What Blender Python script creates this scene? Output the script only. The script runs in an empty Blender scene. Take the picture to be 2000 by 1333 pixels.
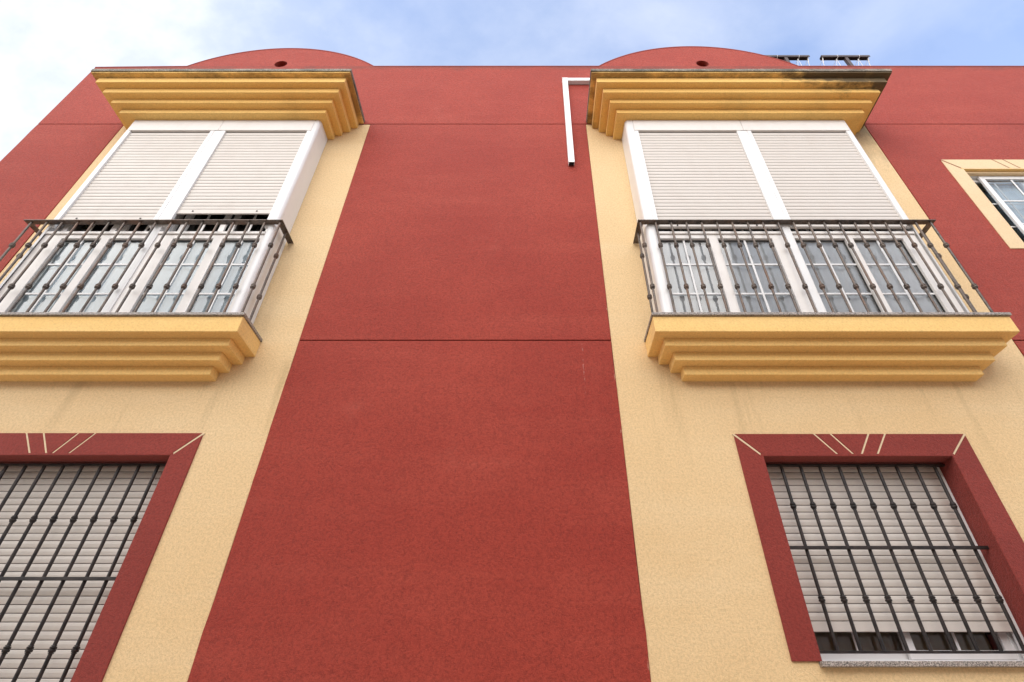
import bpy, bmesh, math, random
from mathutils import Vector, Matrix
random.seed(7)
S = bpy.context.scene
COL = S.collection
R = math.radians

# ------------------------------------------------------------------ mesh helpers
def boxm(bm, x0, x1, y0, y1, z0, z1):
    v = [bm.verts.new(p) for p in ((x0,y0,z0),(x1,y0,z0),(x1,y1,z0),(x0,y1,z0),(x0,y0,z1),(x1,y0,z1),(x1,y1,z1),(x0,y1,z1))]
    for f in ((0,1,5,4),(1,2,6,5),(2,3,7,6),(3,0,4,7),(4,5,6,7),(3,2,1,0)):
        bm.faces.new([v[i] for i in f])

def prism_x(bm, prof, x0, x1):
    """profile of (y,z) points swept along x"""
    a = [bm.verts.new((x0, y, z)) for y, z in prof]; b = [bm.verts.new((x1, y, z)) for y, z in prof]
    n = len(prof)
    for i in range(n):
        bm.faces.new((a[i], a[(i+1) % n], b[(i+1) % n], b[i]))
    bm.faces.new(a[::-1]); bm.faces.new(b)

def prism_z(bm, prof, z0, z1):
    a = [bm.verts.new((x, y, z0)) for x, y in prof]; b = [bm.verts.new((x, y, z1)) for x, y in prof]
    n = len(prof)
    for i in range(n):
        bm.faces.new((a[i], a[(i+1) % n], b[(i+1) % n], b[i]))
    bm.faces.new(a[::-1]); bm.faces.new(b)

def poly_y(bm, pts, y0, y1):
    """polygon of (x,z) given a thickness in y"""
    a = [bm.verts.new((x, y0, z)) for x, z in pts]; b = [bm.verts.new((x, y1, z)) for x, z in pts]
    n = len(pts)
    for i in range(n):
        bm.faces.new((a[i], a[(i+1) % n], b[(i+1) % n], b[i]))
    bm.faces.new(a[::-1]); bm.faces.new(b)

def tube(bm, p, q, r, n=8):
    p = Vector(p); q = Vector(q); d = (q-p).normalized()
    u = d.cross(Vector((0,0,1)) if abs(d.z) < .9 else Vector((1,0,0))).normalized(); w = d.cross(u)
    ra = []; rb = []
    for i in range(n):
        a = 2*math.pi*i/n; o = u*math.cos(a)*r + w*math.sin(a)*r
        ra.append(bm.verts.new(p+o)); rb.append(bm.verts.new(q+o))
    for i in range(n):
        bm.faces.new((ra[i], ra[(i+1) % n], rb[(i+1) % n], rb[i]))
    bm.faces.new(ra[::-1]); bm.faces.new(rb)

def lathe(bm, x, y, prof, n=14):
    """prof: list of (z, r)"""
    rings = []
    for z, r in prof:
        rings.append([bm.verts.new((x+math.cos(2*math.pi*i/n)*r, y+math.sin(2*math.pi*i/n)*r, z)) for i in range(n)])
    for a, b in zip(rings, rings[1:]):
        for i in range(n):
            bm.faces.new((a[i], a[(i+1) % n], b[(i+1) % n], b[i]))
    bm.faces.new(rings[0][::-1]); bm.faces.new(rings[-1])

def wall_grid(bm, xs, zs, y0, y1, holes=()):
    """solid slab front y0 back y1 over a grid; cells inside a hole (x0,x1,z0,z1) stay open"""
    xs = sorted(set(xs + [h[0] for h in holes] + [h[1] for h in holes]))
    zs = sorted(set(zs + [h[2] for h in holes] + [h[3] for h in holes]))
    V = {}
    def v(i, j, k):
        if (i, j, k) not in V: V[i, j, k] = bm.verts.new((xs[i], (y0, y1)[k], zs[j]))
        return V[i, j, k]
    def full(i, j):
        if i < 0 or j < 0 or i >= len(xs)-1 or j >= len(zs)-1: return False
        cx = (xs[i]+xs[i+1])/2; cz = (zs[j]+zs[j+1])/2
        return not any(h[0] < cx < h[1] and h[2] < cz < h[3] for h in holes)
    for i in range(len(xs)-1):
        for j in range(len(zs)-1):
            if not full(i, j): continue
            bm.faces.new((v(i,j,0), v(i+1,j,0), v(i+1,j+1,0), v(i,j+1,0)))
            bm.faces.new((v(i,j+1,1), v(i+1,j+1,1), v(i+1,j,1), v(i,j,1)))
            if not full(i-1, j): bm.faces.new((v(i,j,1), v(i,j,0), v(i,j+1,0), v(i,j+1,1)))
            if not full(i+1, j): bm.faces.new((v(i+1,j,0), v(i+1,j,1), v(i+1,j+1,1), v(i+1,j+1,0)))
            if not full(i, j-1): bm.faces.new((v(i,j,1), v(i+1,j,1), v(i+1,j,0), v(i,j,0)))
            if not full(i, j+1): bm.faces.new((v(i,j+1,0), v(i+1,j+1,0), v(i+1,j+1,1), v(i,j+1,1)))

def obj(name, bm, mat, parent=None, bevel=0, smooth=False):
    if len(bm.faces) > 1: bmesh.ops.recalc_face_normals(bm, faces=bm.faces)
    me = bpy.data.meshes.new(name); bm.to_mesh(me); bm.free()
    for m in (mat if isinstance(mat, (list, tuple)) else [mat]): me.materials.append(m)
    if smooth:
        me.shade_smooth()
    o = bpy.data.objects.new(name, me); COL.objects.link(o); o.parent = parent
    if bevel:
        m = o.modifiers.new('bevel', 'BEVEL'); m.width = bevel; m.segments = 2; m.limit_method = 'ANGLE'; m.angle_limit = R(40)
        m.use_clamp_overlap = True
    return o

def thing(name, label, cat, loc=(0,0,0), group=None, kind=None):
    o = bpy.data.objects.new(name, None); COL.objects.link(o); o.location = loc
    o['label'] = label; o['category'] = cat
    if group: o['group'] = group
    if kind: o['kind'] = kind
    return o

# ------------------------------------------------------------------ materials
class NT:
    def __init__(self, name):
        self.m = bpy.data.materials.new(name); self.m.use_nodes = True
        self.t = self.m.node_tree; self.n = self.t.nodes; self.l = self.t.links
        self.b = self.n['Principled BSDF']
        g = self.n.new('ShaderNodeNewGeometry'); self.pos = g.outputs['Position']
    def link(self, a, b): self.l.new(a, b)
    def noise(self, scale, detail=4, rough=.55, stretch=(1,1,1), off=(0,0,0)):
        mp = self.n.new('ShaderNodeMapping'); mp.inputs['Scale'].default_value = stretch; mp.inputs['Location'].default_value = off
        self.link(self.pos, mp.inputs[0])
        t = self.n.new('ShaderNodeTexNoise'); t.inputs['Scale'].default_value = scale; t.inputs['Detail'].default_value = detail
        t.inputs['Roughness'].default_value = rough; self.link(mp.outputs[0], t.inputs['Vector']); return t.outputs[0]
    def ramp(self, fac, lo, hi, a=0., b=1.):
        r = self.n.new('ShaderNodeMapRange'); r.inputs['From Min'].default_value = lo; r.inputs['From Max'].default_value = hi
        r.inputs['To Min'].default_value = a; r.inputs['To Max'].default_value = b; r.clamp = True
        self.link(fac, r.inputs[0]); return r.outputs[0]
    def mix(self, fac, a, b):
        x = self.n.new('ShaderNodeMix'); x.data_type = 'RGBA'
        for s, v in ((x.inputs[0], fac), (x.inputs[6], a), (x.inputs[7], b)):
            if hasattr(v, 'is_linked') or hasattr(v, 'links'): self.link(v, s)
            else: s.default_value = v if not isinstance(v, tuple) else (*v, 1)
        return x.outputs[2]
    def math(self, op, a, b=None):
        x = self.n.new('ShaderNodeMath'); x.operation = op
        for s, v in ((x.inputs[0], a), (x.inputs[1], b)):
            if v is None: continue
            if hasattr(v, 'links'): self.link(v, s)
            else: s.default_value = v
        return x.outputs[0]
    def axis(self, k):
        s = self.n.new('ShaderNodeSeparateXYZ'); self.link(self.pos, s.inputs[0]); return s.outputs[k]
    def bump(self, h, strength, dist, prev=None):
        b = self.n.new('ShaderNodeBump'); b.inputs['Strength'].default_value = strength; b.inputs['Distance'].default_value = dist
        self.link(h, b.inputs['Height'])
        if prev is not None: self.link(prev, b.inputs['Normal'])
        self.link(b.outputs[0], self.b.inputs['Normal']); return b.outputs[0]
    def set(self, **k):
        for a, v in k.items():
            s = self.b.inputs[a.replace('_', ' ')]
            if hasattr(v, 'links'): self.link(v, s)
            else: s.default_value = (*v, 1) if isinstance(v, tuple) else v
        return self

def stucco(name, base, dark, light, grain=1.0, mold=None):
    k = NT(name)
    big = k.noise(.9, 5, .6, (1,1,.8)); streak = k.noise(1.6, 5, .62, (.35,1,2.2), (3,0,1))
    patch = k.noise(5.5, 4, .6, (1,1,1), (9,2,4))
    fine = k.noise(68, 6, .76); fine2 = k.noise(190, 3, .6, (1,1,1), (1,5,2))
    c = k.mix(k.ramp(big, .35, .68), dark, base)
    c = k.mix(k.math('MULTIPLY', k.ramp(streak, .48, .75), .55), c, light)
    c = k.mix(k.math('MULTIPLY', k.ramp(patch, .5, .78), .4), c, dark)
    spk = k.ramp(fine, .36, .58)
    c = k.mix(k.math('MULTIPLY', k.math('SUBTRACT', 1., spk), .62*grain), c, tuple(x*.45 for x in dark))
    c = k.mix(k.math('MULTIPLY', k.ramp(fine2, .52, .72), .45*grain), c, tuple(min(1, x*1.35) for x in light))
    if mold: c = mold(k, c)
    drip = k.noise(3.0, 6, .68, (1.6,1,.10), (6,0,2))
    c = k.mix(k.math('MULTIPLY', k.ramp(drip, .56, .80), .30), c, dark)
    c = k.mix(k.math('MULTIPLY', k.ramp(drip, .36, .22), .25), c, light)
    h = k.math('ADD', fine, k.math('MULTIPLY', fine2, .5))
    n = k.bump(k.noise(3.2, 3, .5, (1,1,1), (2,8,1)), .25, .02)
    k.bump(h, min(1., .9*grain), .010, n)
    k.set(Base_Color=c, Roughness=.78)
    k.b.inputs['Specular IOR Level'].default_value = .30; k.b.inputs['Sheen Weight'].default_value = .10; k.b.inputs['Sheen Roughness'].default_value = .45
    return k.m

def mold_wall_red(k, c):
    # rain-washed grime hanging in a ragged line under the parapet top
    z = k.axis(2); x = k.axis(0)
    rag = k.noise(2.4, 6, .65, (1,1,.35), (4,0,0))
    edge = k.math('ADD', z, k.math('MULTIPLY', k.math('SUBTRACT', rag, .5), .28))
    m = k.ramp(edge, 8.215, 8.30)
    m2 = k.math('MULTIPLY', m, k.ramp(z, 8.31, 8.305))
    c = k.mix(k.math('MULTIPLY', m2, .42), c, (.09, .045, .035))
    # pale scratch and scuffs left by a ladder, chalky blotches
    wob = k.noise(7, 3, .5, (1,1,1), (1,1,1)); dsc = k.math('ABSOLUTE', k.math('SUBTRACT', k.math('ADD', x, k.math('MULTIPLY', wob, .02)), .405))
    brk = k.noise(30, 4, .7, (1,1,1), (8,1,1))
    sc = k.math('MULTIPLY', k.math('MULTIPLY', k.ramp(dsc, .005, .002), k.ramp(brk, .5, .56)), k.math('MULTIPLY', k.ramp(z, 3.55, 3.6), k.ramp(z, 4.02, 3.98)))
    c = k.mix(k.math('MULTIPLY', sc, .35), c, (.62, .38, .33))
    ch = k.noise(1.1, 6, .7, (1,1,1), (5,5,0)); c = k.mix(k.math('MULTIPLY', k.ramp(ch, .60, .78), .30), c, (.52, .13, .09))
    # chipped paint along the edge of the right cream strip
    e = k.math('MULTIPLY', k.ramp(k.math('ABSOLUTE', k.math('SUBTRACT', x, .612)), .005, .0015), k.ramp(k.noise(24, 5, .75, (1,1,.4), (2,2,2)), .60, .68))
    return k.mix(k.math('MULTIPLY', e, .55), c, (.66, .42, .28))

def mold_cornice(k, c):
    z = k.axis(2); x = k.axis(0)
    n1 = k.noise(5.5, 7, .72, (.7,1,1.6), (1,0,5)); n2 = k.noise(1.7, 5, .6, (1,1,1), (7,0,3))
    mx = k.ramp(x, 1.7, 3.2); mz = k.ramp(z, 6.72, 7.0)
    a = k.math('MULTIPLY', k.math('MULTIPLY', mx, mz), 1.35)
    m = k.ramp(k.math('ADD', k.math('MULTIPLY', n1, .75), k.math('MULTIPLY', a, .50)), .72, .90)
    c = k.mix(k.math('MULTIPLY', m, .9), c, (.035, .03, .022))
    g = k.math('MULTIPLY', k.ramp(z, 6.985, 7.012), k.ramp(n1, .40, .58))  # brown band close under the slab, broken up by noise
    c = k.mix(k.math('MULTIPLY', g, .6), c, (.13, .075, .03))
    # general thin grime
    c = k.mix(k.math('MULTIPLY', k.ramp(n2, .55, .8), .3), c, (.22, .13, .05))
    # damp black spot where the cornice meets the wall at its left end
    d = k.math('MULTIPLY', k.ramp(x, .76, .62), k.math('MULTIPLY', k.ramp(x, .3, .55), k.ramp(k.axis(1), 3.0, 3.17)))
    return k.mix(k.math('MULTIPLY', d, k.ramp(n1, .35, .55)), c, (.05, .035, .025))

def mold_cream(k, c):
    z = k.axis(2); x = k.axis(0)
    n1 = k.noise(4.5, 6, .7, (1.2,1,.45), (3,0,9))
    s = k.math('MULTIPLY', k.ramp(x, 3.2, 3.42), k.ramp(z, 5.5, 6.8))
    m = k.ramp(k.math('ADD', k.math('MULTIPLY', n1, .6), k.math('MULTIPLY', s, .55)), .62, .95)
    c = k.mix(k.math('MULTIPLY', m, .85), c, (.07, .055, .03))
    # fine drip marks below the two balconies
    n2 = k.noise(8, 5, .6, (1,1,.08), (0,0,2))
    d = k.math('MULTIPLY', k.ramp(n2, .56, .76), k.math('MULTIPLY', k.ramp(z, 2.9, 3.65), k.ramp(z, 3.9, 3.8)))
    return k.mix(k.math('MULTIPLY', d, .5), c, (.33, .22, .10))

M = {}
M['red'] = stucco('red stucco', (.41,.053,.031), (.35,.038,.023), (.47,.078,.048), 1.0, mold_wall_red)
M['trim_red'] = stucco('dark red stucco trim', (.30,.042,.030), (.25,.032,.023), (.35,.056,.04), .8)
M['cream'] = stucco('cream stucco', (.83,.60,.335), (.79,.55,.29), (.85,.645,.39), .62, mold_cream)
M['cream_trim'] = stucco('cream smooth trim', (.76,.57,.35), (.73,.54,.32), (.79,.61,.40), .3)
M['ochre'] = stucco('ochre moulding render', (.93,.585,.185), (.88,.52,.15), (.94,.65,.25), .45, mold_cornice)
M['joint'] = stucco('pale joint', (.80,.64,.42), (.75,.58,.38), (.83,.68,.48), .3)

k = NT('granite'); a = k.noise(160, 3, .7); b_ = k.noise(60, 4, .7, (1,1,1), (4,4,4)); g = k.noise(3, 6, .7, (1,1,1), (2,2,2))
c = k.mix(k.ramp(a, .42, .60), (.07,.06,.055), (.52,.45,.40)); c = k.mix(k.math('MULTIPLY', k.ramp(b_, .5, .7), .5), c, (.45,.33,.28))
c = k.mix(k.math('MULTIPLY', k.ramp(g, .45, .7), .35), c, (.10,.09,.065)); k.set(Base_Color=c, Roughness=.55); M['granite'] = k.m
k = NT('weathered granite'); a = k.noise(120, 3, .7); g = k.noise(6, 7, .75, (1,1,2), (2,2,2))
c = k.mix(k.ramp(a, .42, .62), (.12,.10,.08), (.42,.36,.29)); c = k.mix(k.math('MULTIPLY', k.ramp(g, .42, .6), .8), c, (.045,.042,.03))
k.set(Base_Color=c, Roughness=.75); k.bump(a, .4, .003); M['granite_old'] = k.m

def paint(name, col, rough=.35, dirt=(.45,.42,.38), amt=.3, metal=0., fine=0.):
    k = NT(name); a = k.noise(7, 6, .65, (1,1,.5)); b = k.noise(2.2, 5, .6, (1,1,.4), (5,5,5)); f = k.noise(140, 3, .6)
    c = k.mix(k.math('MULTIPLY', k.ramp(a, .5, .82), amt), col, dirt)
    c = k.mix(k.math('MULTIPLY', k.ramp(b, .5, .8), amt*.6), c, dirt)
    if fine: c = k.mix(k.math('MULTIPLY', k.ramp(f, .52, .72), fine), c, dirt)
    k.set(Base_Color=c, Roughness=k.ramp(a, .3, .8, rough*.85, rough*1.35), Metallic=metal); return k.m
M['white'] = paint('white lacquered aluminium', (.80,.79,.79), .32, (.55,.52,.50), .22)
M['offwhite'] = paint('aged white sash', (.80,.76,.73), .4, (.58,.50,.45), .3)
M['slat'] = paint('cream roller slat', (.64,.585,.535), .45, (.53,.46,.41), .28, fine=.10)
M['slat_grey'] = paint('greyed roller slat', (.64,.58,.53), .5, (.48,.42,.37), .25, fine=.15)
M['slat_gap'] = paint('slat joint', (.14,.11,.10), .7)
M['conduit'] = paint('white trunking plastic', (.82,.83,.83), .4, (.55,.50,.44), .18)
M['cord'] = paint('washing line cord', (.75,.73,.70), .8)
M['rubber'] = paint('black gasket', (.015,.015,.016), .6)
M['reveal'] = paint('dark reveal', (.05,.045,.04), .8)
k = NT('worn bronze iron'); a = k.noise(14, 7, .7, (1,1,.5)); b = k.noise(60, 4, .7, (1,1,1), (3,3,3))
rg = k.noise(5, 6, .75, (1,1,.6), (7,7,7)); c = k.mix(k.ramp(a, .38, .62), (.045,.034,.030), (.16,.12,.095)); c = k.mix(k.math('MULTIPLY', k.ramp(b, .5, .7), .5), c, (.27,.24,.22)); c = k.mix(k.math('MULTIPLY', k.ramp(rg, .52, .68), .6), c, (.17,.075,.035))
k.set(Base_Color=c, Roughness=k.ramp(a, .3, .7, .3, .6), Metallic=.35); k.bump(b, .3, .001); M['bronze'] = k.m
k = NT('black wrought iron'); a = k.noise(20, 6, .7); c = k.mix(k.ramp(a, .4, .7), (.014,.011,.011), (.05,.036,.032))
k.set(Base_Color=c, Roughness=.38, Metallic=.2); k.bump(a, .2, .001); M['iron'] = k.m
k = NT('brown painted steel'); a = k.noise(15, 5, .6); c = k.mix(k.ramp(a, .4, .7), (.035,.018,.016), (.07,.04,.035))
k.set(Base_Color=c, Roughness=.5); M['brown'] = k.m

def curtain_mat(name, col):
    k = NT(name); a = k.noise(260, 2, .5); b = k.noise(1.6, 4, .6, (2,1,.5))
    c = k.mix(k.ramp(b, .3, .7), tuple(x*.82 for x in col), col); c = k.mix(k.math('MULTIPLY', k.ramp(a, .4, .6), .12), c, tuple(x*.6 for x in col))
    k.set(Base_Color=c, Roughness=.95); return k.m
M['curtain_pale'] = curtain_mat('pale blue net curtain', (.86,.93,.98))
M['curtain_grey'] = curtain_mat('grey net curtain', (.80,.79,.80))
M['blind_tan'] = curtain_mat('tan curtain', (.42,.31,.20))

def glass(name, tint=(.9,.94,.96), gloss=(1,1,1), boost=1.0):
    m = bpy.data.materials.new(name); m.use_nodes = True; t = m.node_tree; n = t.nodes; n.clear()
    o = n.new('ShaderNodeOutputMaterial'); tr = n.new('ShaderNodeBsdfTransparent'); tr.inputs[0].default_value = (*tint, 1)
    gl = n.new('ShaderNodeBsdfGlossy'); gl.inputs['Roughness'].default_value = .02; gl.inputs['Color'].default_value = (*gloss, 1)
    fr = n.new('ShaderNodeFresnel'); fr.inputs['IOR'].default_value = 1.62
    mu = n.new('ShaderNodeMath'); mu.operation = 'MULTIPLY'; mu.inputs[1].default_value = boost; mu.use_clamp = True
    mx = n.new('ShaderNodeMixShader')
    tc = n.new('ShaderNodeNewGeometry'); no = n.new('ShaderNodeTexNoise'); no.inputs['Scale'].default_value = 1.3
    bp = n.new('ShaderNodeBump'); bp.inputs['Strength'].default_value = .015; bp.inputs['Distance'].default_value = .02
    t.links.new(tc.outputs['Position'], no.inputs['Vector']); t.links.new(no.outputs[0], bp.inputs['Height']); t.links.new(bp.outputs[0], gl.inputs['Normal'])
    t.links.new(fr.outputs[0], mu.inputs[0]); t.links.new(mu.outputs[0], mx.inputs[0]); t.links.new(tr.outputs[0], mx.inputs[1])
    t.links.new(gl.outputs[0], mx.inputs[2]); t.links.new(mx.outputs[0], o.inputs[0]); return m
M['glass'] = glass('window glass', boost=1.3)

def ground_mat(name, a_, b_, sc):
    k = NT(name); a = k.noise(sc, 6, .7); b = k.noise(.3, 4, .6)
    c = k.mix(k.ramp(a, .35, .65), a_, b_); c = k.mix(k.math('MULTIPLY', k.ramp(b, .4, .7), .4), c, a_)
    k.set(Base_Color=c, Roughness=.9); k.bump(a, .3, .01); return k.m
M['asphalt'] = ground_mat('asphalt', (.045,.045,.047), (.075,.073,.07), 60)
M['paving'] = ground_mat('pale concrete paving', (.56,.48,.37), (.64,.56,.44), 25)
M['earth'] = ground_mat('dry ground', (.22,.18,.12), (.32,.27,.19), 3)
M['plaster'] = stucco('pale plaster', (.72,.66,.55), (.66,.60,.49), (.76,.70,.60), .5)

# ------------------------------------------------------------------ apartment building
WY = 3.2            # facade plane; the street side is towards -y
XL, XR = -5.37, 10.2
house = thing('apartment_building', 'red and cream rendered apartment building with arched parapet and two white bay windows', 'building', (2.4, 3.2, 0))
house.location = (0, 0, 0)
CORE = 3.212
G1, G2 = 4.036, 7.005   # horizontal grooves
GW = .0045
C_L = (-4.428, -1.741); C_R = (.619, 3.656)
GWIN = {'r': (1.512, 2.742, 1.945, 3.094), 'l': (-3.91, -2.325, 1.62, 3.10)}     # ground-floor openings
UWIN = (4.33, 5.56, 5.035, 6.184)
BAY_HOLES = [(-3.95, -2.22, 4.10, 6.62), (1.07, 3.16, 4.10, 6.62)]
GH = [GWIN['l'], GWIN['r']]
# core wall behind the render: it shows only at the bottom of the grooves
bm = bmesh.new(); wall_grid(bm, [XL+.01, XR-.01], [0., 8.0], CORE, CORE+.28, GH + [UWIN] + BAY_HOLES)
obj('wall', bm, M['trim_red'], house)
def panel(name, x0, x1, z0, z1, y0, mat, holes=(), bev=.003):
    nx = max(1, round((x1-x0)/1.0)); 
    zs = [z0+(z1-z0)*i/max(1, int((z1-z0)/.12)) for i in range(1, int((z1-z0)/.12))] if mat is M['red'] else []
    bm = bmesh.new(); wall_grid(bm, [x0, x1], [z0, z1] + zs, y0, CORE, list(holes))
    rj = random.Random(int(x0*10+z0))
    w = {}; v0 = 0
    for z in sorted(zs): v0 = .6*v0 + rj.gauss(0, .0014); w[round(z, 5)] = v0
    for v in bm.verts:
        if round(v.co.z, 5) in w and (abs(v.co.x-x0) < 1e-5 or abs(v.co.x-x1) < 1e-5) and x0 > XL-1: v.co.x += w[round(v.co.z, 5)]*(1 if abs(v.co.x-x0) < 1e-5 else -1)
    return obj(name, bm, mat, house, bev)
for x0, x1, hs in ((XL, C_L[0]-.002, ()), (C_L[1]+.002, C_R[0]-.002, ()), (C_R[1]+.002, XR, (UWIN,))):
    o = panel('wall_panel', x0, x1, 0, G1-GW, WY, M['red']); o['label'] = 'red stucco wall panel'
    o = panel('wall_panel', x0, x1, G1+GW, G2-GW, WY, M['red'], hs); o['label'] = 'red stucco wall panel'
for (x0, x1), hh, bh in ((C_L, GWIN['l'], BAY_HOLES[0]), (C_R, GWIN['r'], BAY_HOLES[1])):
    o = panel('wall_panel', x0, x1, 0, G2-GW+.001, WY+.005, M['cream'], (hh, bh)); o['label'] = 'cream stucco wall panel'

# parapet with two segmental arches and a round blind hole in each
def arc(xa, xb, zb, rise, n=48):
    c = (xb-xa)/2; r = (c*c+rise*rise)/(2*rise); cx = (xa+xb)/2; cz = zb+rise-r; t = math.asin(c/r)
    return [(cx+r*math.sin(-t+2*t*i/n), cz+r*math.cos(-t+2*t*i/n)) for i in range(n+1)]
A1 = (-4.25, -1.93, 8.30, .475); A2 = (.86, 3.34, 8.302, .525)
outer = [(XL, G2+GW), (XR, G2+GW), (XR, 8.30)] + arc(*A2)[::-1] + arc(*A1)[::-1] + [(XL, 8.275)]
HOLES = [(-3.10, 8.365, .078), (2.16, 8.375, .078)]
bm = bmesh.new()
def loop(pts, y):
    vs = [bm.verts.new((x, y, z)) for x, z in pts]
    return vs, [bm.edges.new((vs[i], vs[(i+1) % len(vs)])) for i in range(len(vs))]
fo, eo = loop(outer, WY); holes_v = []; E_ = list(eo)
for hx, hz, hr in HOLES:
    v_, e_ = loop([(hx+hr*math.cos(2*math.pi*i/40), hz+hr*math.sin(2*math.pi*i/40)) for i in range(40)], WY); holes_v.append(v_); E_ += e_
bmesh.ops.triangle_fill(bm, use_beauty=True, use_dissolve=False, edges=E_)
bo = [bm.verts.new((x, WY+.22, z)) for x, z in outer]
n = len(outer)
for i in range(n): bm.faces.new((fo[i], fo[(i+1) % n], bo[(i+1) % n], bo[i]))
bm.faces.new(bo)
for v_ in holes_v:
    b_ = [bm.verts.new((v.co.x, WY+.17, v.co.z)) for v in v_]
    for i in range(40): bm.faces.new((v_[i], v_[(i+1) % 40], b_[(i+1) % 40], b_[i]))
    bm.faces.new(b_)
obj('parapet', bm, M['red'], house)
# coping: thin mortar line that rounds the top of the parapet
tops = [(XL, 8.275)] + arc(*A1) + arc(*A2) + [(XR, 8.30)]
bm = bmesh.new()
for (xa, za), (xb, zb) in zip(tops, tops[1:]):
    v = [bm.verts.new(p) for p in ((xa,WY-.003,za-.004),(xb,WY-.003,zb-.004),(xb,WY+.23,zb-.004),(xa,WY+.23,za-.004),(xa,WY-.003,za+.014),(xb,WY-.003,zb+.014),(xb,WY+.23,zb+.014),(xa,WY+.23,za+.014))]
    for f in ((0,1,5,4),(2,3,7,6),(4,5,6,7),(3,2,1,0)): bm.faces.new([v[i] for i in f])
bmesh.ops.remove_doubles(bm, verts=bm.verts, dist=1e-5)
obj('coping', bm, M['trim_red'], house)
# body of the house behind the facade
for q in ((XL, XL+.25, WY+.26, 13), (XR-.25, XR, WY+.26, 13)):
    bm = bmesh.new(); boxm(bm, *q, 0, 8.2); obj('gable_wall', bm, M['red'], house)
bm = bmesh.new(); boxm(bm, XL, XR, 13.0, 13.25, 0, 8.2); obj('rear_wall', bm, M['red'], house)
bm = bmesh.new(); boxm(bm, XL+.26, XR-.26, CORE+.29, 12.99, 7.25, 7.5); obj('roof', bm, M['paving'], house)

# ---- stepped cornices
def cornice(x0, x1):
    top_z = 7.02
    ins = [0, .052, .118, .190, .260]; zb = [7.012, 6.925, 6.848, 6.780, 6.712]
    bm = bmesh.new(); zt = 7.03
    for i, (a, z) in enumerate(zip(ins, zb)):
        boxm(bm, x0+a, x1-a, 2.645+a, WY+.006, z, zt); zt = z
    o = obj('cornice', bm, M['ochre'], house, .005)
    bm = bmesh.new(); boxm(bm, x0-.006, x1+.006, 2.636, WY-.001, 7.031, 7.075); obj('cornice_slab', bm, M['granite_old'], o, .003)
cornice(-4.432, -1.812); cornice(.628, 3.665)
# ---- stepped balcony ledges
def ledge(x0, x1):
    bm = bmesh.new(); zt = 4.022
    for a, z in zip([.008, .080, .152, .222], [3.884, 3.815, 3.742, 3.668]):
        boxm(bm, x0+a, x1-a, 2.892+a, WY+.006, z, zt); zt = z
    o = obj('balcony', bm, M['ochre_low'], house, .005)
    bm = bmesh.new(); boxm(bm, x0, x1, 2.884, WY+.004, 4.0225, 4.047); obj('balcony_slab', bm, M['granite'], o, .003)
M['ochre_low'] = stucco('ochre ledge render', (.93,.60,.22), (.88,.545,.185), (.94,.66,.28), .5)
ledge(-4.27, -2.018); ledge(.866, 3.412)

# ---- roller shutter: curved slats
def shutter(name, x0, x1, z0, z1, y, mat, parent, pitch=.0455, bar=True):
    bm = bmesh.new(); prof = []; z = z1
    zb = z0 + (.055 if bar else 0)
    k = max(1, round((z1-zb)/pitch)); p = (z1-zb)/k
    pts = []
    for i in range(k):
        za = z1-i*p
        for t, d in ((0., .0055), (.05, .0012), (.14, -.0006), (.45, -.0026), (.80, -.0008), (.95, .0012)):
            pts.append((y+d, za-t*p))
    pts.append((y+.0065, zb))
    a = [bm.verts.new((x0, yy, zz)) for yy, zz in pts]; b = [bm.verts.new((x1, yy, zz)) for yy, zz in pts]
    for i in range(len(pts)-1):
        f = bm.faces.new((a[i], b[i], b[i+1], a[i+1]))
        if i % 6 in (0, 5): f.material_index = 1
    bk = [bm.verts.new(q) for q in ((x0, y+.014, z1), (x1, y+.014, z1), (x1, y+.014, zb), (x0, y+.014, zb))]
    bm.faces.new(bk)
    o = obj(name, bm, [mat, M['slat_gap']], parent)
    if bar:
        bm = bmesh.new(); boxm(bm, x0, x1, y-.003, y+.012, z0, zb-.003)
        w = x1-x0
        ob = obj('bottom_bar', bm, mat, o if parent is house else parent, .002)
        if name == 'roller_shutter' and pitch > .045:
            for f in (.16, .84):
                bm = bmesh.new(); boxm(bm, x0+f*w-.006, x0+f*w+.006, y-.0075, y-.0032, z0+.024, z0+.036); obj('stop_bolt', bm, M['iron'], parent)
    return o, None

# ---- curtains with real folds
def curtain(x0, x1, z0, z1, y, mat, parent, folds, amp=.012, seed=0, gap=None):
    rnd = random.Random(seed); bm = bmesh.new(); n = int((x1-x0)/.012); rows = 10
    ph = [rnd.uniform(0, 6.28) for _ in range(4)]
    grid = []
    for j in range(rows+1):
        z = z0+(z1-z0)*j/rows; row = []
        for i in range(n+1):
            x = x0+(x1-x0)*i/n; u = (x-x0)*folds
            d = math.sin(u*6.28+ph[0]+.4*math.sin(j*.5+ph[1]))*amp + math.sin(u*2.7+ph[2])*amp*.7 + math.sin(u*15+ph[3])*amp*.25
            row.append(bm.verts.new((x, y+d, z)))
        grid.append(row)
    for j in range(rows):
        for i in range(n): bm.faces.new((grid[j][i], grid[j][i+1], grid[j+1][i+1], grid[j+1][i]))
    return obj('curtain', bm, mat, parent, 0, True)

def pane(x0, x1, y, z0, z1, parent):
    bm = bmesh.new(); v = [bm.verts.new(p) for p in ((x0,y,z0),(x1,y,z0),(x1,y,z1),(x0,y,z1))]; bm.faces.new(v)
    return obj('glass_pane', bm, M['glass'], parent)

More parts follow.
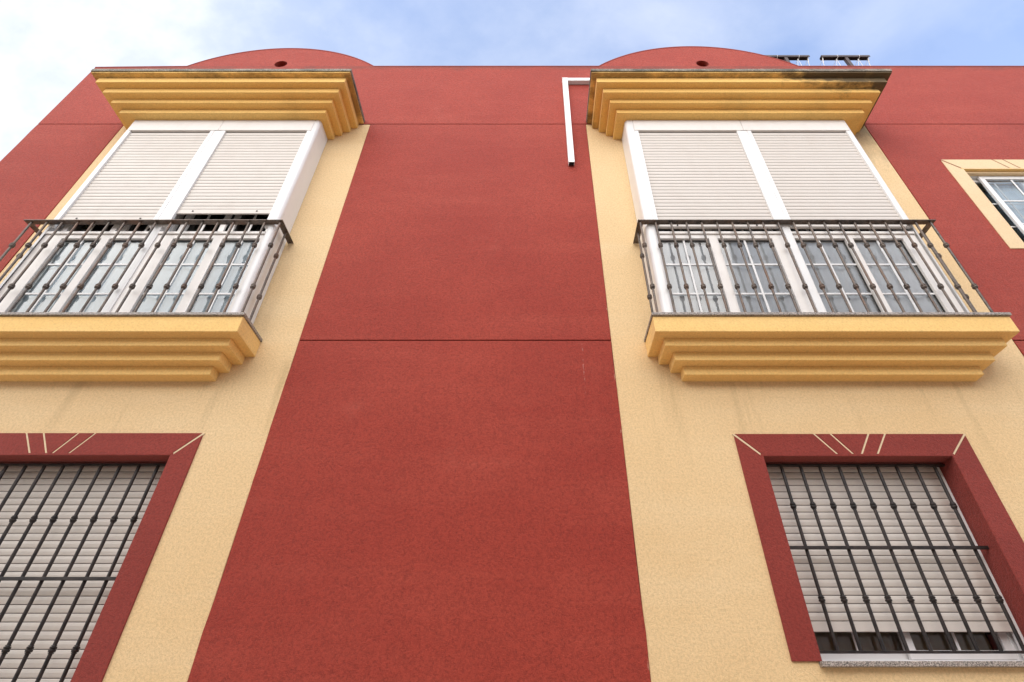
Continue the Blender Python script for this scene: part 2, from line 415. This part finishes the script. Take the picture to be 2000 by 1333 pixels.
# ---- bay windows
def bay(X0, X1, U, SH, shb, cur, cseed, blind_side):
    """X0,X1 outer sides; U = two glazed units [x0, g0,g1, g2,g3, x1]; SH = shutters [(xa,xb),(xa,xb)]; shb = shutter bottoms"""
    YF = 2.983; ZB, ZT = 4.0475, 6.711; r = .035
    # side cheeks with rounded outer corner
    root = None
    for s, xo, xi in ((1, X0, SH[0][0]-.028), (-1, X1, SH[1][1]+.028)):
        pts = [(xo, WY+.004)]
        for i in range(9):
            t = math.pi/2*i/8; pts.append((xo+s*r*(1-math.cos(t)), YF+r*(1-math.sin(t))))
        pts += [(xi, YF), (xi, YF+.012), (xi-s*.008, YF+.012), (xi-s*.008, YF+.10), (xo+s*.04, YF+.10), (xo+s*.04, WY+.004)]
        bm = bmesh.new(); prism_z(bm, pts, ZB, ZT)
        if root is None: root = obj('bay_window', bm, M['white'], house, .0015)
        else: obj('side_cheek', bm, M['white'], root, .0015)
    # shutter housing
    bm = bmesh.new(); cx = (SH[0][1]+SH[1][0])/2
    for a, b in ((SH[0][0]-.026, cx-.0015), (cx+.0015, SH[1][1]+.026)):
        bm = bmesh.new(); boxm(bm, a, b, YF-.002, YF+.14, 6.525, ZT-.002); obj('shutter_box', bm, M['offwhite'], root, .004)
    # guides on both sides of each shutter
    ztop = 6.522; zg = 5.075
    for a, b in SH:
        for g0, g1 in ((a-.0265, a+.012), (b-.012, b+.0265)):
            bm = bmesh.new(); boxm(bm, g0, g1, YF+.001, YF+.030, zg, ztop); obj('shutter_guide', bm, M['white'], root, .003)
    bm = bmesh.new(); boxm(bm, SH[0][1]+.0275, SH[1][0]-.0275, YF+.004, YF+.09, ZB, ztop) if SH[1][0]-SH[0][1] > .06 else boxm(bm, cx-.01, cx+.01, YF+.006, YF+.09, ZB, ztop)
    obj('mullion', bm, M['white'], root, .002)
    for i, (a, b) in enumerate(SH):
        o, bolts = shutter('roller_shutter', a+.0125, b-.0125, shb[i], 6.512, YF+.020, M['slat'], root)
    # upper sliding sashes behind the shutters
    for i, (x0, g0, g1, g2, g3, x1) in enumerate(U):
        bm = bmesh.new(); y = YF+.082
        boxm(bm, x0+.02, x0+.065, y, y+.04, 5.03, 6.52); boxm(bm, x1-.065, x1-.02, y, y+.04, 5.03, 6.52)
        m_ = (x0+x1)/2
        boxm(bm, m_-.055, m_-.008, y, y+.02, 5.03, 6.52); boxm(bm, m_+.008, m_+.055, y+.025, y+.045, 5.03, 6.52)
        boxm(bm, x0+.066, m_-.056, y+.002, y+.02, 5.03, 5.085); boxm(bm, m_+.056, x1-.066, y+.002, y+.04, 5.03, 5.075)
        for xm in ((x0+.0655+m_-.056)/2, (m_+.056+x1-.066)/2): boxm(bm, xm-.009, xm+.009, y+.008, y+.016, 5.086, 6.52)
        obj('sliding_sash', bm, M['offwhite'], root, .002)
        pane(x0+.066, x1-.066, y+.047, 5.03, 6.52, root)
    # lower fixed glazing
    for i, (x0, g0, g1, g2, g3, x1) in enumerate(U):
        bm = bmesh.new(); y = YF+.017; zt = 4.99; gt = 4.945
        wall_grid(bm, [x0, x1], [ZB, zt], y, y+.05, [(g0, g1, ZB+.055, gt), (g2, g3, ZB+.055, gt)])
        obj('window_frame', bm, M['offwhite'], root, .003)
        bm = bmesh.new(); boxm(bm, x0+.002, x1-.002, y-.012, y+.06, zt+.001, zt+.030); obj('transom', bm, M['offwhite'], root, .003)
        # gasket, glass, glazing bars
        for ga, gb in ((g0, g1), (g2, g3)):
            bm = bmesh.new(); wall_grid(bm, [ga+.0005, gb-.0005], [ZB+.0555, gt-.0005], y+.022, y+.034, [(ga+.006, gb-.006, ZB+.062, gt-.006)])
            obj('gasket', bm, M['rubber'], root)
            pane(ga+.003, gb-.003, y+.026, ZB+.058, gt-.003, root)
            bm = bmesh.new(); m_ = (ga+gb)/2; yb = y+.0175
            zz = [ZB+.058, 4.345, 4.66, gt-.003]
            boxm(bm, m_-.008, m_+.008, yb, yb+.007, ZB+.058, gt-.003)
            for z in zz[1:3]:
                boxm(bm, ga+.003, m_-.0082, yb, yb+.007, z-.008, z+.008); boxm(bm, m_+.0082, gb-.003, yb, yb+.007, z-.008, z+.008)
            obj('glazing_bar', bm, M['white'], root)
    # curtains in the lower lights
    for i, (x0, g0, g1, g2, g3, x1) in enumerate(U):
        curtain(x0+.03, x1-.03, ZB, 5.00, YF+.070, M[cur], root, 6, .006, cseed+i)
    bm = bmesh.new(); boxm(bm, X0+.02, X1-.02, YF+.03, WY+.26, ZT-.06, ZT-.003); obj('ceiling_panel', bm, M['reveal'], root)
    # dark room behind
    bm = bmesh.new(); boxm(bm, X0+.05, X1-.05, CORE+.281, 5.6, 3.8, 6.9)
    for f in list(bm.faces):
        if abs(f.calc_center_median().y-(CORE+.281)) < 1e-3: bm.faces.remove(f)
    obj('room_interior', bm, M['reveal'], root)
    return root

bay(.978, 3.252,
    [(1.035, 1.074, 1.487, 1.560, 2.010, 2.108), (2.120, 2.193, 2.616, 2.681, 3.095, 3.212)],
    [(1.083, 2.096), (2.214, 3.196)], [5.075, 5.075], 'curtain_grey', 3, 1)
bay(-4.060, -2.137,
    [(-4.036, -3.876, -3.546, -3.478, -3.165, -3.052), (-3.040, -2.952, -2.617, -2.540, -2.231, -2.200)],
    [(-4.020, -3.192), (-3.064, -2.222)], [5.165, 5.262], 'curtain_pale', 11, 1)

# ---- ground-floor windows
def surround(x0, x1, z0, z1, w, mat, matj, cx, cj, sides_to, soffit=None):
    """painted band round an opening, cut by pale joints; returns mesh of the band + joints"""
    root = None
    # top band cut as trapezoids between joints, side bands
    jw = .013; yf = WY-.006; yb = WY+.0055
    O = (x0-w, x1+w, z1+w*1.02)
    # joint centre lines bottom->top (mitre corners and keystone flares)
    J = [(x0, O[0]), (cx-cj[1], cx-cj[3]), (cx-cj[0], cx-cj[2]), (cx+cj[0], cx+cj[2]), (cx+cj[1], cx+cj[3]), (x1, O[1])]
    bm = bmesh.new()
    poly_y(bm, [(x0-.001, z0), (x0-.001, z1-.012), (O[0], O[2]-.014), (O[0], z0)], yf, yb)
    o = obj('window_surround', bm, mat, house, .0025)
    for i in range(len(J)-1):
        bm = bmesh.new()
        (b0, t0), (b1, t1) = J[i], J[i+1]; h = jw/2*1.05
        poly_y(bm, [(b0+h, z1), (b1-h, z1), (t1-h, O[2]), (t0+h, O[2])], yf, yb)
        obj('head_block', bm, mat, o, .0025)
    bm = bmesh.new()
    poly_y(bm, [(x1, z0), (O[1], z0), (O[1], O[2]-.014), (x1, z1-.012)], yf, yb)
    obj('side_band', bm, mat, o, .0025)
    for (b, t) in J:
        h = jw/2*1.05+.003; bj = bmesh.new()
        poly_y(bj, [(b-h, z1+.001), (b+h, z1+.001), (t+h, O[2]-.001), (t-h, O[2]-.001)], yf+.004, yb+.001)
        obj('joint_line', bj, matj, o)
    # plastered reveals of the recess
    bm = bmesh.new(); D = 3.46
    boxm(bm, x0-.012, x0+.003, yf+.001, D, z0+.001, z1-.0035); obj('jamb', bm, mat, o)
    bm = bmesh.new(); boxm(bm, x1-.003, x1+.012, yf+.001, D, z0+.001, z1-.0035); obj('jamb', bm, mat, o)
    bm = bmesh.new(); boxm(bm, x0-.012, x1+.012, yf+.001, D, z1-.003, z1+.012); obj('lintel', bm, soffit or mat, o)
    return o

def slide_window(x0, x1, z0, z1, y, root, mat=None, room='blind_tan'):
    """sliding window: outer frame with track and two overlapping sashes"""
    mat = mat or M['white']; m_ = (x0+x1)/2
    bm = bmesh.new(); wall_grid(bm, [x0, x1], [z0, z1], y, y+.07, [(x0+.035, x1-.045, z0+.028, z1-.03)])
    boxm(bm, x0, x1, y-.028, y-.001, z0, z0+.012); boxm(bm, x0+.0, x1, y-.012, y-.001, z0+.012, z0+.022)
    fr = obj('window_frame', bm, mat, root, .002)
    def sash(a, b, yy, gl=True):
        bm = bmesh.new(); t = .045; wall_grid(bm, [a, b], [z0+.03, z1-.032], yy, yy+.022, [(a+t, b-t, z0+.075, z1-.075)])
        c = (a+b)/2; za, zb = z0+.076, z1-.076
        boxm(bm, c-.008, c+.008, yy+.008, yy+.014, za, zb)
        for kk in (1, 2):
            zz = za+(zb-za)*kk/3
            boxm(bm, a+t, c-.0082, yy+.008, yy+.014, zz-.008, zz+.008); boxm(bm, c+.0082, b-t, yy+.008, yy+.014, zz-.008, zz+.008)
        obj('sash', bm, mat, fr, .002)
        pane(a+t-.004, b-t+.004, yy+.0155, z0+.072, z1-.072, fr)
    return fr, sash

def ground_window(key, group_cx, cj):
    x0, x1, z0, z1 = GWIN[key]
    s = surround(x0, x1, z0+.0, z1, .153, M['trim_red'], M['joint'], group_cx, cj, z0)
    bm = bmesh.new(); boxm(bm, x0-.013, x1+.013, WY-.03, 3.5, z0-.026, z0-.0005); sill = obj('window_sill', bm, M['granite'], house, .003)
    fr, sash = slide_window(x0+.001, x1-.001, z0+.0005, z1, 3.395, house)
    m_ = (x0+x1)/2
    sash(m_-.02, x1-.045, 3.40); sash(x0+.035, m_+.03, 3.432)
    # guides and shutter
    bm = bmesh.new(); boxm(bm, x0+.001, x0+.028, 3.345, 3.378, z0+.023, z1-.001); obj('shutter_guide', bm, M['white'], fr, .002); bm = bmesh.new(); boxm(bm, x1-.034, x1-.001, 3.345, 3.378, z0+.023, z1-.001)
    obj('shutter_guide', bm, M['white'], fr, .002)
    o, _ = shutter('roller_shutter', x0+.029, x1-.035, (2.105 if key == 'r' else z0+.03), z1-.002, 3.357, M['slat_grey'], house, .0445 if key == 'r' else .0455 - .001)
    # room behind, with tan curtain
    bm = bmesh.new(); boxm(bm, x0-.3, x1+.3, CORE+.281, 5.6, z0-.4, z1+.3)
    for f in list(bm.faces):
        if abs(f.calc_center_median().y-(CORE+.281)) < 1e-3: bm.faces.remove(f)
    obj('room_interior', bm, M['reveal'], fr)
    curtain(x0+.1, x1-.1, z0+.02, z1, 3.50, M['blind_tan'], fr, 7, .012, 5)
ground_window('r', 2.13, (.020, .123, .126, .236))
ground_window('l', -3.12, (.013, .120, .116, .230))

# ---- upper right window with cream surround, shutter rolled up
x0, x1, z0, z1 = UWIN
surround(x0, x1, z0, z1, .153, M['cream_trim'], M['trim_red'], 4.935, (.020, .123, .126, .236), z0, M['ochre_low'])  # warm bounce light under the lintel is put into its ochre colour
bm = bmesh.new(); boxm(bm, x0-.013, x1+.013, WY-.03, 3.5, z0-.026, z0-.0005); obj('window_sill', bm, M['granite'], house, .003)
fr, sash = slide_window(x0+.004, x1-.004, z0+.0005, z1-.004, 3.262, house)
sash(4.505, 5.13, 3.258); sash(x0+.041, 4.97, 3.294)
bm = bmesh.new(); boxm(bm, x0+.004, x1-.004, 3.225, 3.2605, z1-.03, z1-.004); obj('shutter_slot', bm, M['cream_trim'], fr, .002)
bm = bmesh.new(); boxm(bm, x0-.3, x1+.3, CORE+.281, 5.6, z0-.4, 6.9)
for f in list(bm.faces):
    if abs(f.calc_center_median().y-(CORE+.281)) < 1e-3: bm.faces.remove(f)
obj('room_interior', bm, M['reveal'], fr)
curtain(4.60, x1-.05, z0+.05, z1-.06, 3.350, M['curtain_pale'], fr, 7, .006, 21)

# ------------------------------------------------------------------ balcony railings
KN = [(-.021,.0088),(-.0205,.0150),(-.0165,.0160),(-.0160,.0115),(-.0135,.0115),(-.0130,.0166),(-.0105,.0190),(-.0030,.0190),(-.0010,.0166),(-.0005,.0130),(.0025,.0130),(.0030,.0162),(.0050,.0182),(.0110,.0182),(.0130,.0162),(.0135,.0115),(.0160,.0115),(.0165,.0155),(.0200,.0145),(.0205,.0088)]
def baluster_mesh(z0, z1, knobs, r=.0088, ks=1.0):
    """vertical bar about x=y=0, with collars"""
    bm = bmesh.new(); prof = [(z0, r)]
    for kz in sorted(knobs): prof += [(kz+a*ks, max(r, b*ks)) for a, b in KN]
    prof.append((z1, r)); lathe(bm, 0, 0, prof, 16)
    bmesh.ops.recalc_face_normals(bm, faces=bm.faces)
    me = bpy.data.meshes.new('baluster'); bm.to_mesh(me); bm.free(); return me
def place_bars(me, spots, root, mat, name):
    me.materials.append(mat); out = []
    for i, (x, y) in enumerate(spots):
        o = bpy.data.objects.new(name, me) if i == 0 else out[0].copy()
        o.location = (x, y, 0); COL.objects.link(o); o.parent = root; o.rotation_euler.z = (i*2.399) % 6.28; out.append(o)
    return out
def railing(xa, xb, n, first, last, label, sides):
    root = thing('balcony_railing', label, 'railing', (0, 0, 0), 'bronze balcony railings')
    bm = bmesh.new(); z0, z1 = 5.098, 5.106; w = .05; y0 = 2.935
    pts = [(xa, WY), (xa, y0), (xb, y0), (xb, WY), (xb-w, WY), (xb-w, y0+w), (xa+w, y0+w), (xa+w, WY)]
    a = [bm.verts.new((x, y, z0)) for x, y in pts]; b = [bm.verts.new((x, y, z1)) for x, y in pts]
    for i in range(8): bm.faces.new((a[i], a[(i+1) % 8], b[(i+1) % 8], b[i]))
    for q in ((0,1,6,7),(1,2,5,6),(2,3,4,5)):
        bm.faces.new([a[i] for i in q]); bm.faces.new([b[i] for i in q])
    obj('top_rail', bm, M['bronze'], root, .001)
    me = baluster_mesh(4.0475, 5.0975, (4.362, 4.815), .0088)
    spots = [(first+(last-first)*i/(n-1), 2.957) for i in range(n)]
    for sx in sides: spots += [(sx, 3.075)]
    place_bars(me, spots, root, M['bronze'], 'baluster')
    return root
railing(-4.232, -2.066, 17, -4.175, -2.089, 'bronze iron balcony railing below the half-raised shutter of the left bay window', (-4.205, -2.089))
railing(.908, 3.402, 20, .930, 3.365, 'bronze iron balcony railing in front of the right bay window with grey curtains', (.930, 3.376))

# ------------------------------------------------------------------ window grilles
def grille(x0, x1, zt, zb, bars, knobs, zmid, label):
    root = thing('window_grille', label, 'window grille', (0, 0, 0), 'black iron grilles over the lower windows')
    y = 3.30
    me = baluster_mesh(zb, zt, knobs, .0102, .95)
    place_bars(me, [(x, y) for x in bars], root, M['iron'], 'bar')
    for z in (zt+.006, zb-.004):
        bm = bmesh.new(); boxm(bm, x0-.004, x1+.004, y-.013, y+.013, z-.006, z+.006); obj('rail', bm, M['iron'], root, .001)
    bm = bmesh.new(); boxm(bm, x0-.004, x1+.004, y-.027, y-.0105, zmid-.009, zmid+.009); obj('rail', bm, M['iron'], root, .001)
    return root
grille(1.512, 2.742, 3.066, 2.003, [1.662+.1263*i for i in range(9)], (2.262, 2.802), 2.540,
       'black iron grille over the right ground window, its whole width in view')
grille(-3.91, -2.325, 3.07, 1.68, [-2.452-.1248*i for i in range(12)], (2.012, 2.717), 2.366,
       'black iron grille over the left ground window, cut off by the photo edge')

# ------------------------------------------------------------------ cable trunking
tr = thing('cable_trunking', 'white plastic trunking bent in an L on red wall beside the right cornice', 'cable duct', (0, 0, 0))
bm = bmesh.new()
def channel_z(bm, x0, x1, y0, y1, z0, z1, t=.004):
    o = [(x0,y1),(x0,y0),(x1,y0),(x1,y1),(x1-t,y1),(x1-t,y0+t),(x0+t,y0+t),(x0+t,y1)]
    prism_z(bm, o, z0, z1)
channel_z(bm, .392, .452, 3.150, 3.1995, 6.235, 7.90)
obj('vertical_duct', bm, M['conduit'], tr, .0015)
bm = bmesh.new(); boxm(bm, .398, .446, 3.158, 3.198, 6.262, 6.30); obj('duct_shade', bm, M['reveal'], tr)  # dark block stands in for the shade inside the open duct end
bm = bmesh.new(); boxm(bm, .4525, 1.35, 3.148, 3.1995, 7.855, 7.915); obj('horizontal_duct', bm, M['conduit'], tr, .0015)
bm = bmesh.new(); boxm(bm, .389, .4525, 3.146, 3.1995, 7.9, 7.918); obj('corner_cap', bm, M['conduit'], tr, .0015)
bm = bmesh.new()
for x in (.408, .424, .437): tube(bm, (x, 3.178, 6.228), (x+.002, 3.178, 6.27), .006, 8)
obj('cable', bm, M['rubber'], tr, 0, True)

# ------------------------------------------------------------------ clothes line posts on the roof terrace
def clothes_post(x, label, sag):
    y = 3.62; zt = 9.46; root = thing('clothes_line_post', label, 'clothes line', (0, 0, 0), 'clothes line posts on the roof')
    bm = bmesh.new(); boxm(bm, x-.022, x+.022, y-.022, y+.022, 7.5, zt-.045); obj('post', bm, M['brown'], root, .003)
    bm = bmesh.new()
    o = [(y-.028, zt), (y-.028, zt-.044), (y-.022, zt-.044), (y-.022, zt-.006), (y+.022, zt-.006), (y+.022, zt-.044), (y+.028, zt-.044), (y+.028, zt)]
    prism_x(bm, o, x-.345, x+.345); obj('crossbar', bm, M['brown'], root, .001)
    for j, dx in enumerate((-.325, -.13, .18, .325)):
        bm = bmesh.new()
        if abs(dx) < .3:   # cord wound round the bar
            for q in range(16):
                a0 = 2*math.pi*q/16; a1 = 2*math.pi*(q+1)/16
                f = lambda a: (x+dx+.012*math.sin(a*.5), y+.034*math.cos(a), zt-.022+.032*math.sin(a))
                tube(bm, f(a0), f(a1), .0035, 6)
        last = None
        for q in range(13):
            t = q/12; p = (x+dx*(1-.12*t), y+.01+3.4*t, zt-.05-.30*t*(1-t)*sag-.02*t)
            if last: tube(bm, last, p, .003, 6)
            last = p
        if abs(dx) < .3:
            tube(bm, (x+dx, y, zt-.05), (x+dx-.09, y+.05, zt-.42), .003, 6); tube(bm, (x+dx, y, zt-.05), (x+dx+.01, y+.03, zt-.46), .003, 6)
        else:
            tube(bm, (x+dx, y-.01, zt-.03), (x+dx-.012, y+.02, zt-.14), .006, 6); tube(bm, (x+dx-.012, y+.02, zt-.14), (x+dx-.03, y+.06, zt-.5), .003, 6)
        obj('cord', bm, M['cord'], root)
clothes_post(3.655, 'brown clothes line post half hidden behind the right arched parapet', 1.0)
clothes_post(4.515, 'brown T-shaped clothes line post standing clear above the flat parapet', 1.2)

# ------------------------------------------------------------------ street (below and behind the camera)
bm = bmesh.new(); boxm(bm, -400, 400, -400, 400, -.5, -.03); o = obj('ground', bm, M['earth']); o['kind'] = 'structure'
bm = bmesh.new(); boxm(bm, -60, 60, -4.0, -.4, -.1, -.02); o = obj('road', bm, M['asphalt']); o['kind'] = 'structure'
for q in ((-.395, 3.19), (-6.6, -4.005)):
    bm = bmesh.new(); boxm(bm, -60, 60, *q, -.1, .11); o = obj('pavement', bm, M['paving'], None, .01); o['kind'] = 'structure'

# houses across the street (behind the camera: they shade the foot of the facade and show in the glass)
def opposite(x0, x1, h, mat, label):
    root = thing('terraced_house', label, 'house', (x0, -6.6, 0)); root.location = (0, 0, 0)
    n_ = max(2, int((x1-x0)/2.6)); hs = []
    for i in range(n_):
        cx = x0+(x1-x0)*(i+.5)/n_
        for zf in (1.0, 4.2, 7.2):
            if zf+1.5 < h: hs.append((cx-.55, cx+.55, zf, zf+1.35))
    bm = bmesh.new(); wall_grid(bm, [x0, x1], [0., h], -6.9, -6.6, hs); obj('wall', bm, mat, root)
    bm = bmesh.new(); boxm(bm, x0, x1, -12, -6.95, 0, h-.3); obj('house_body', bm, mat, root)
    for q in hs:
        bm = bmesh.new(); wall_grid(bm, [q[0]+.002, q[1]-.002], [q[2]+.002, q[3]-.002], -6.80, -6.74, [(q[0]+.06, (q[0]+q[1])/2-.03, q[2]+.06, q[3]-.06), ((q[0]+q[1])/2+.03, q[1]-.06, q[2]+.06, q[3]-.06)])
        w_ = obj('window', bm, M['white'], root)
        bm = bmesh.new(); boxm(bm, q[0]+.05, q[1]-.05, -6.79, -6.78, q[2]+.05, q[3]-.05); obj('pane', bm, M['rubber'], w_)
opposite(-14, -4.5, 8.2, M['plaster'], 'pale plastered house across the street to the left')
opposite(-4.45, 5.2, 7.4, M['cream_trim'], 'cream plastered house straight across the street')
opposite(5.25, 16, 8.0, M['plaster'], 'pale plastered house across the street to the right')

# ------------------------------------------------------------------ sky and light
W = bpy.data.worlds.new('World'); S.world = W; W.use_nodes = True
t = W.node_tree; n = t.nodes; L = t.links; n.clear()
SUN_EL, SUN_AZ = R(36), R(200)     # direction of the sun measured clockwise from +y
out = n.new('ShaderNodeOutputWorld'); bg = n.new('ShaderNodeBackground'); bg.inputs[1].default_value = .15
sky = n.new('ShaderNodeTexSky'); sky.sky_type = 'NISHITA'; sky.sun_disc = False; sky.sun_elevation = SUN_EL; sky.sun_rotation = SUN_AZ
sky.air_density = 1.0; sky.dust_density = .6; sky.ozone_density = 1.6
tc = n.new('ShaderNodeTexCoord'); mp = n.new('ShaderNodeMapping'); mp.inputs['Scale'].default_value = (1.0, 1.4, 1.0); mp.inputs['Location'].default_value = (.3, .1, .0)
no = n.new('ShaderNodeTexNoise'); no.inputs['Scale'].default_value = 2.3; no.inputs['Detail'].default_value = 7; no.inputs['Roughness'].default_value = .5; no.inputs['Distortion'].default_value = .4
L.new(tc.outputs['Generated'], mp.inputs[0]); L.new(mp.outputs[0], no.inputs['Vector'])
sx = n.new('ShaderNodeSeparateXYZ'); L.new(tc.outputs['Generated'], sx.inputs[0])
def wm(op, a, b, clamp=False):
    x = n.new('ShaderNodeMath'); x.operation = op; x.use_clamp = clamp
    for s, v in ((x.inputs[0], a), (x.inputs[1], b)):
        if hasattr(v, 'links'): L.new(v, s)
        else: s.default_value = v
    return x.outputs[0]
def wr(v, lo, hi, a, b):
    r = n.new('ShaderNodeMapRange'); r.inputs['From Min'].default_value = lo; r.inputs['From Max'].default_value = hi
    r.inputs['To Min'].default_value = a; r.inputs['To Max'].default_value = b; L.new(v, r.inputs[0]); return r.outputs[0]
# a bank of bright cloud to the west (-x) and thin veils elsewhere
bank = wr(sx.outputs[0], -.24, -.68, 0, 1); 
cl = wm('ADD', wr(no.outputs[0], .36, .72, .20, .60), wm('MULTIPLY', bank, .95), True)
front = wr(sx.outputs[1], .22, -.15, 0, .85)    # unseen half of the sky behind the viewer, brightened to light the facade
cl = wm('MAXIMUM', cl, front)
mx = n.new('ShaderNodeMix'); mx.data_type = 'RGBA'; L.new(cl, mx.inputs[0])
gm = n.new('ShaderNodeMix'); gm.data_type = 'RGBA'; gm.blend_type = 'MULTIPLY'; gm.inputs[0].default_value = 1; L.new(sky.outputs[0], gm.inputs[6]); gm.inputs[7].default_value = (1.12, 1.22, 1.40, 1)
L.new(gm.outputs[2], mx.inputs[6]); n3 = n.new('ShaderNodeTexNoise'); n3.inputs['Scale'].default_value = 4.2; n3.inputs['Detail'].default_value = 8; n3.inputs['Roughness'].default_value = .58; L.new(mp.outputs[0], n3.inputs['Vector'])
cm = n.new('ShaderNodeMix'); cm.data_type = 'RGBA'; L.new(wr(n3.outputs[0], .35, .62, 0, 1), cm.inputs[0]); cm.inputs[6].default_value = (3.1, 3.5, 4.3, 1); cm.inputs[7].default_value = (6.4, 6.3, 6.2, 1)
c2 = n.new('ShaderNodeMix'); c2.data_type = 'RGBA'; L.new(wr(n3.outputs[0], .36, .60, 0, 1), c2.inputs[0]); c2.inputs[6].default_value = (2.9, 3.15, 3.6, 1); c2.inputs[7].default_value = (4.3, 4.35, 4.4, 1)
c3 = n.new('ShaderNodeMix'); c3.data_type = 'RGBA'; L.new(front, c3.inputs[0]); L.new(c2.outputs[2], c3.inputs[6]); L.new(cm.outputs[2], c3.inputs[7])
L.new(c3.outputs[2], mx.inputs[7])
L.new(mx.outputs[2], bg.inputs[0]); L.new(bg.outputs[0], out.inputs[0])

sd = bpy.data.lights.new('Sun', 'SUN'); sd.energy = 1.6; sd.angle = R(75); sd.color = (1, .94, .84)
so = bpy.data.objects.new('Sun', sd); COL.objects.link(so)
# sun stands towards (sin az, cos az)
d = Vector((math.sin(SUN_AZ)*math.cos(SUN_EL), math.cos(SUN_AZ)*math.cos(SUN_EL), math.sin(SUN_EL)))
so.rotation_euler = d.to_track_quat('Z', 'Y').to_euler(); so.location = (0, -10, 20)

# ------------------------------------------------------------------ camera
cd = bpy.data.cameras.new('Camera'); cd.sensor_width = 36; cd.lens = 36*1040/2000; cd.shift_x = -.017; cd.clip_end = 2000; cd.clip_start = .05
co = bpy.data.objects.new('Camera', cd); COL.objects.link(co); co.location = (0, 0, 1.6); co.rotation_euler = (R(90+37.2), 0, 0)
S.camera = co
vs = S.view_settings; vs.view_transform = 'Standard'; vs.look = 'None'; vs.gamma = 1; vs.exposure = 1.02; vs.use_curve_mapping = False
S.cycles.max_bounces = 8; S.cycles.transparent_max_bounces = 16
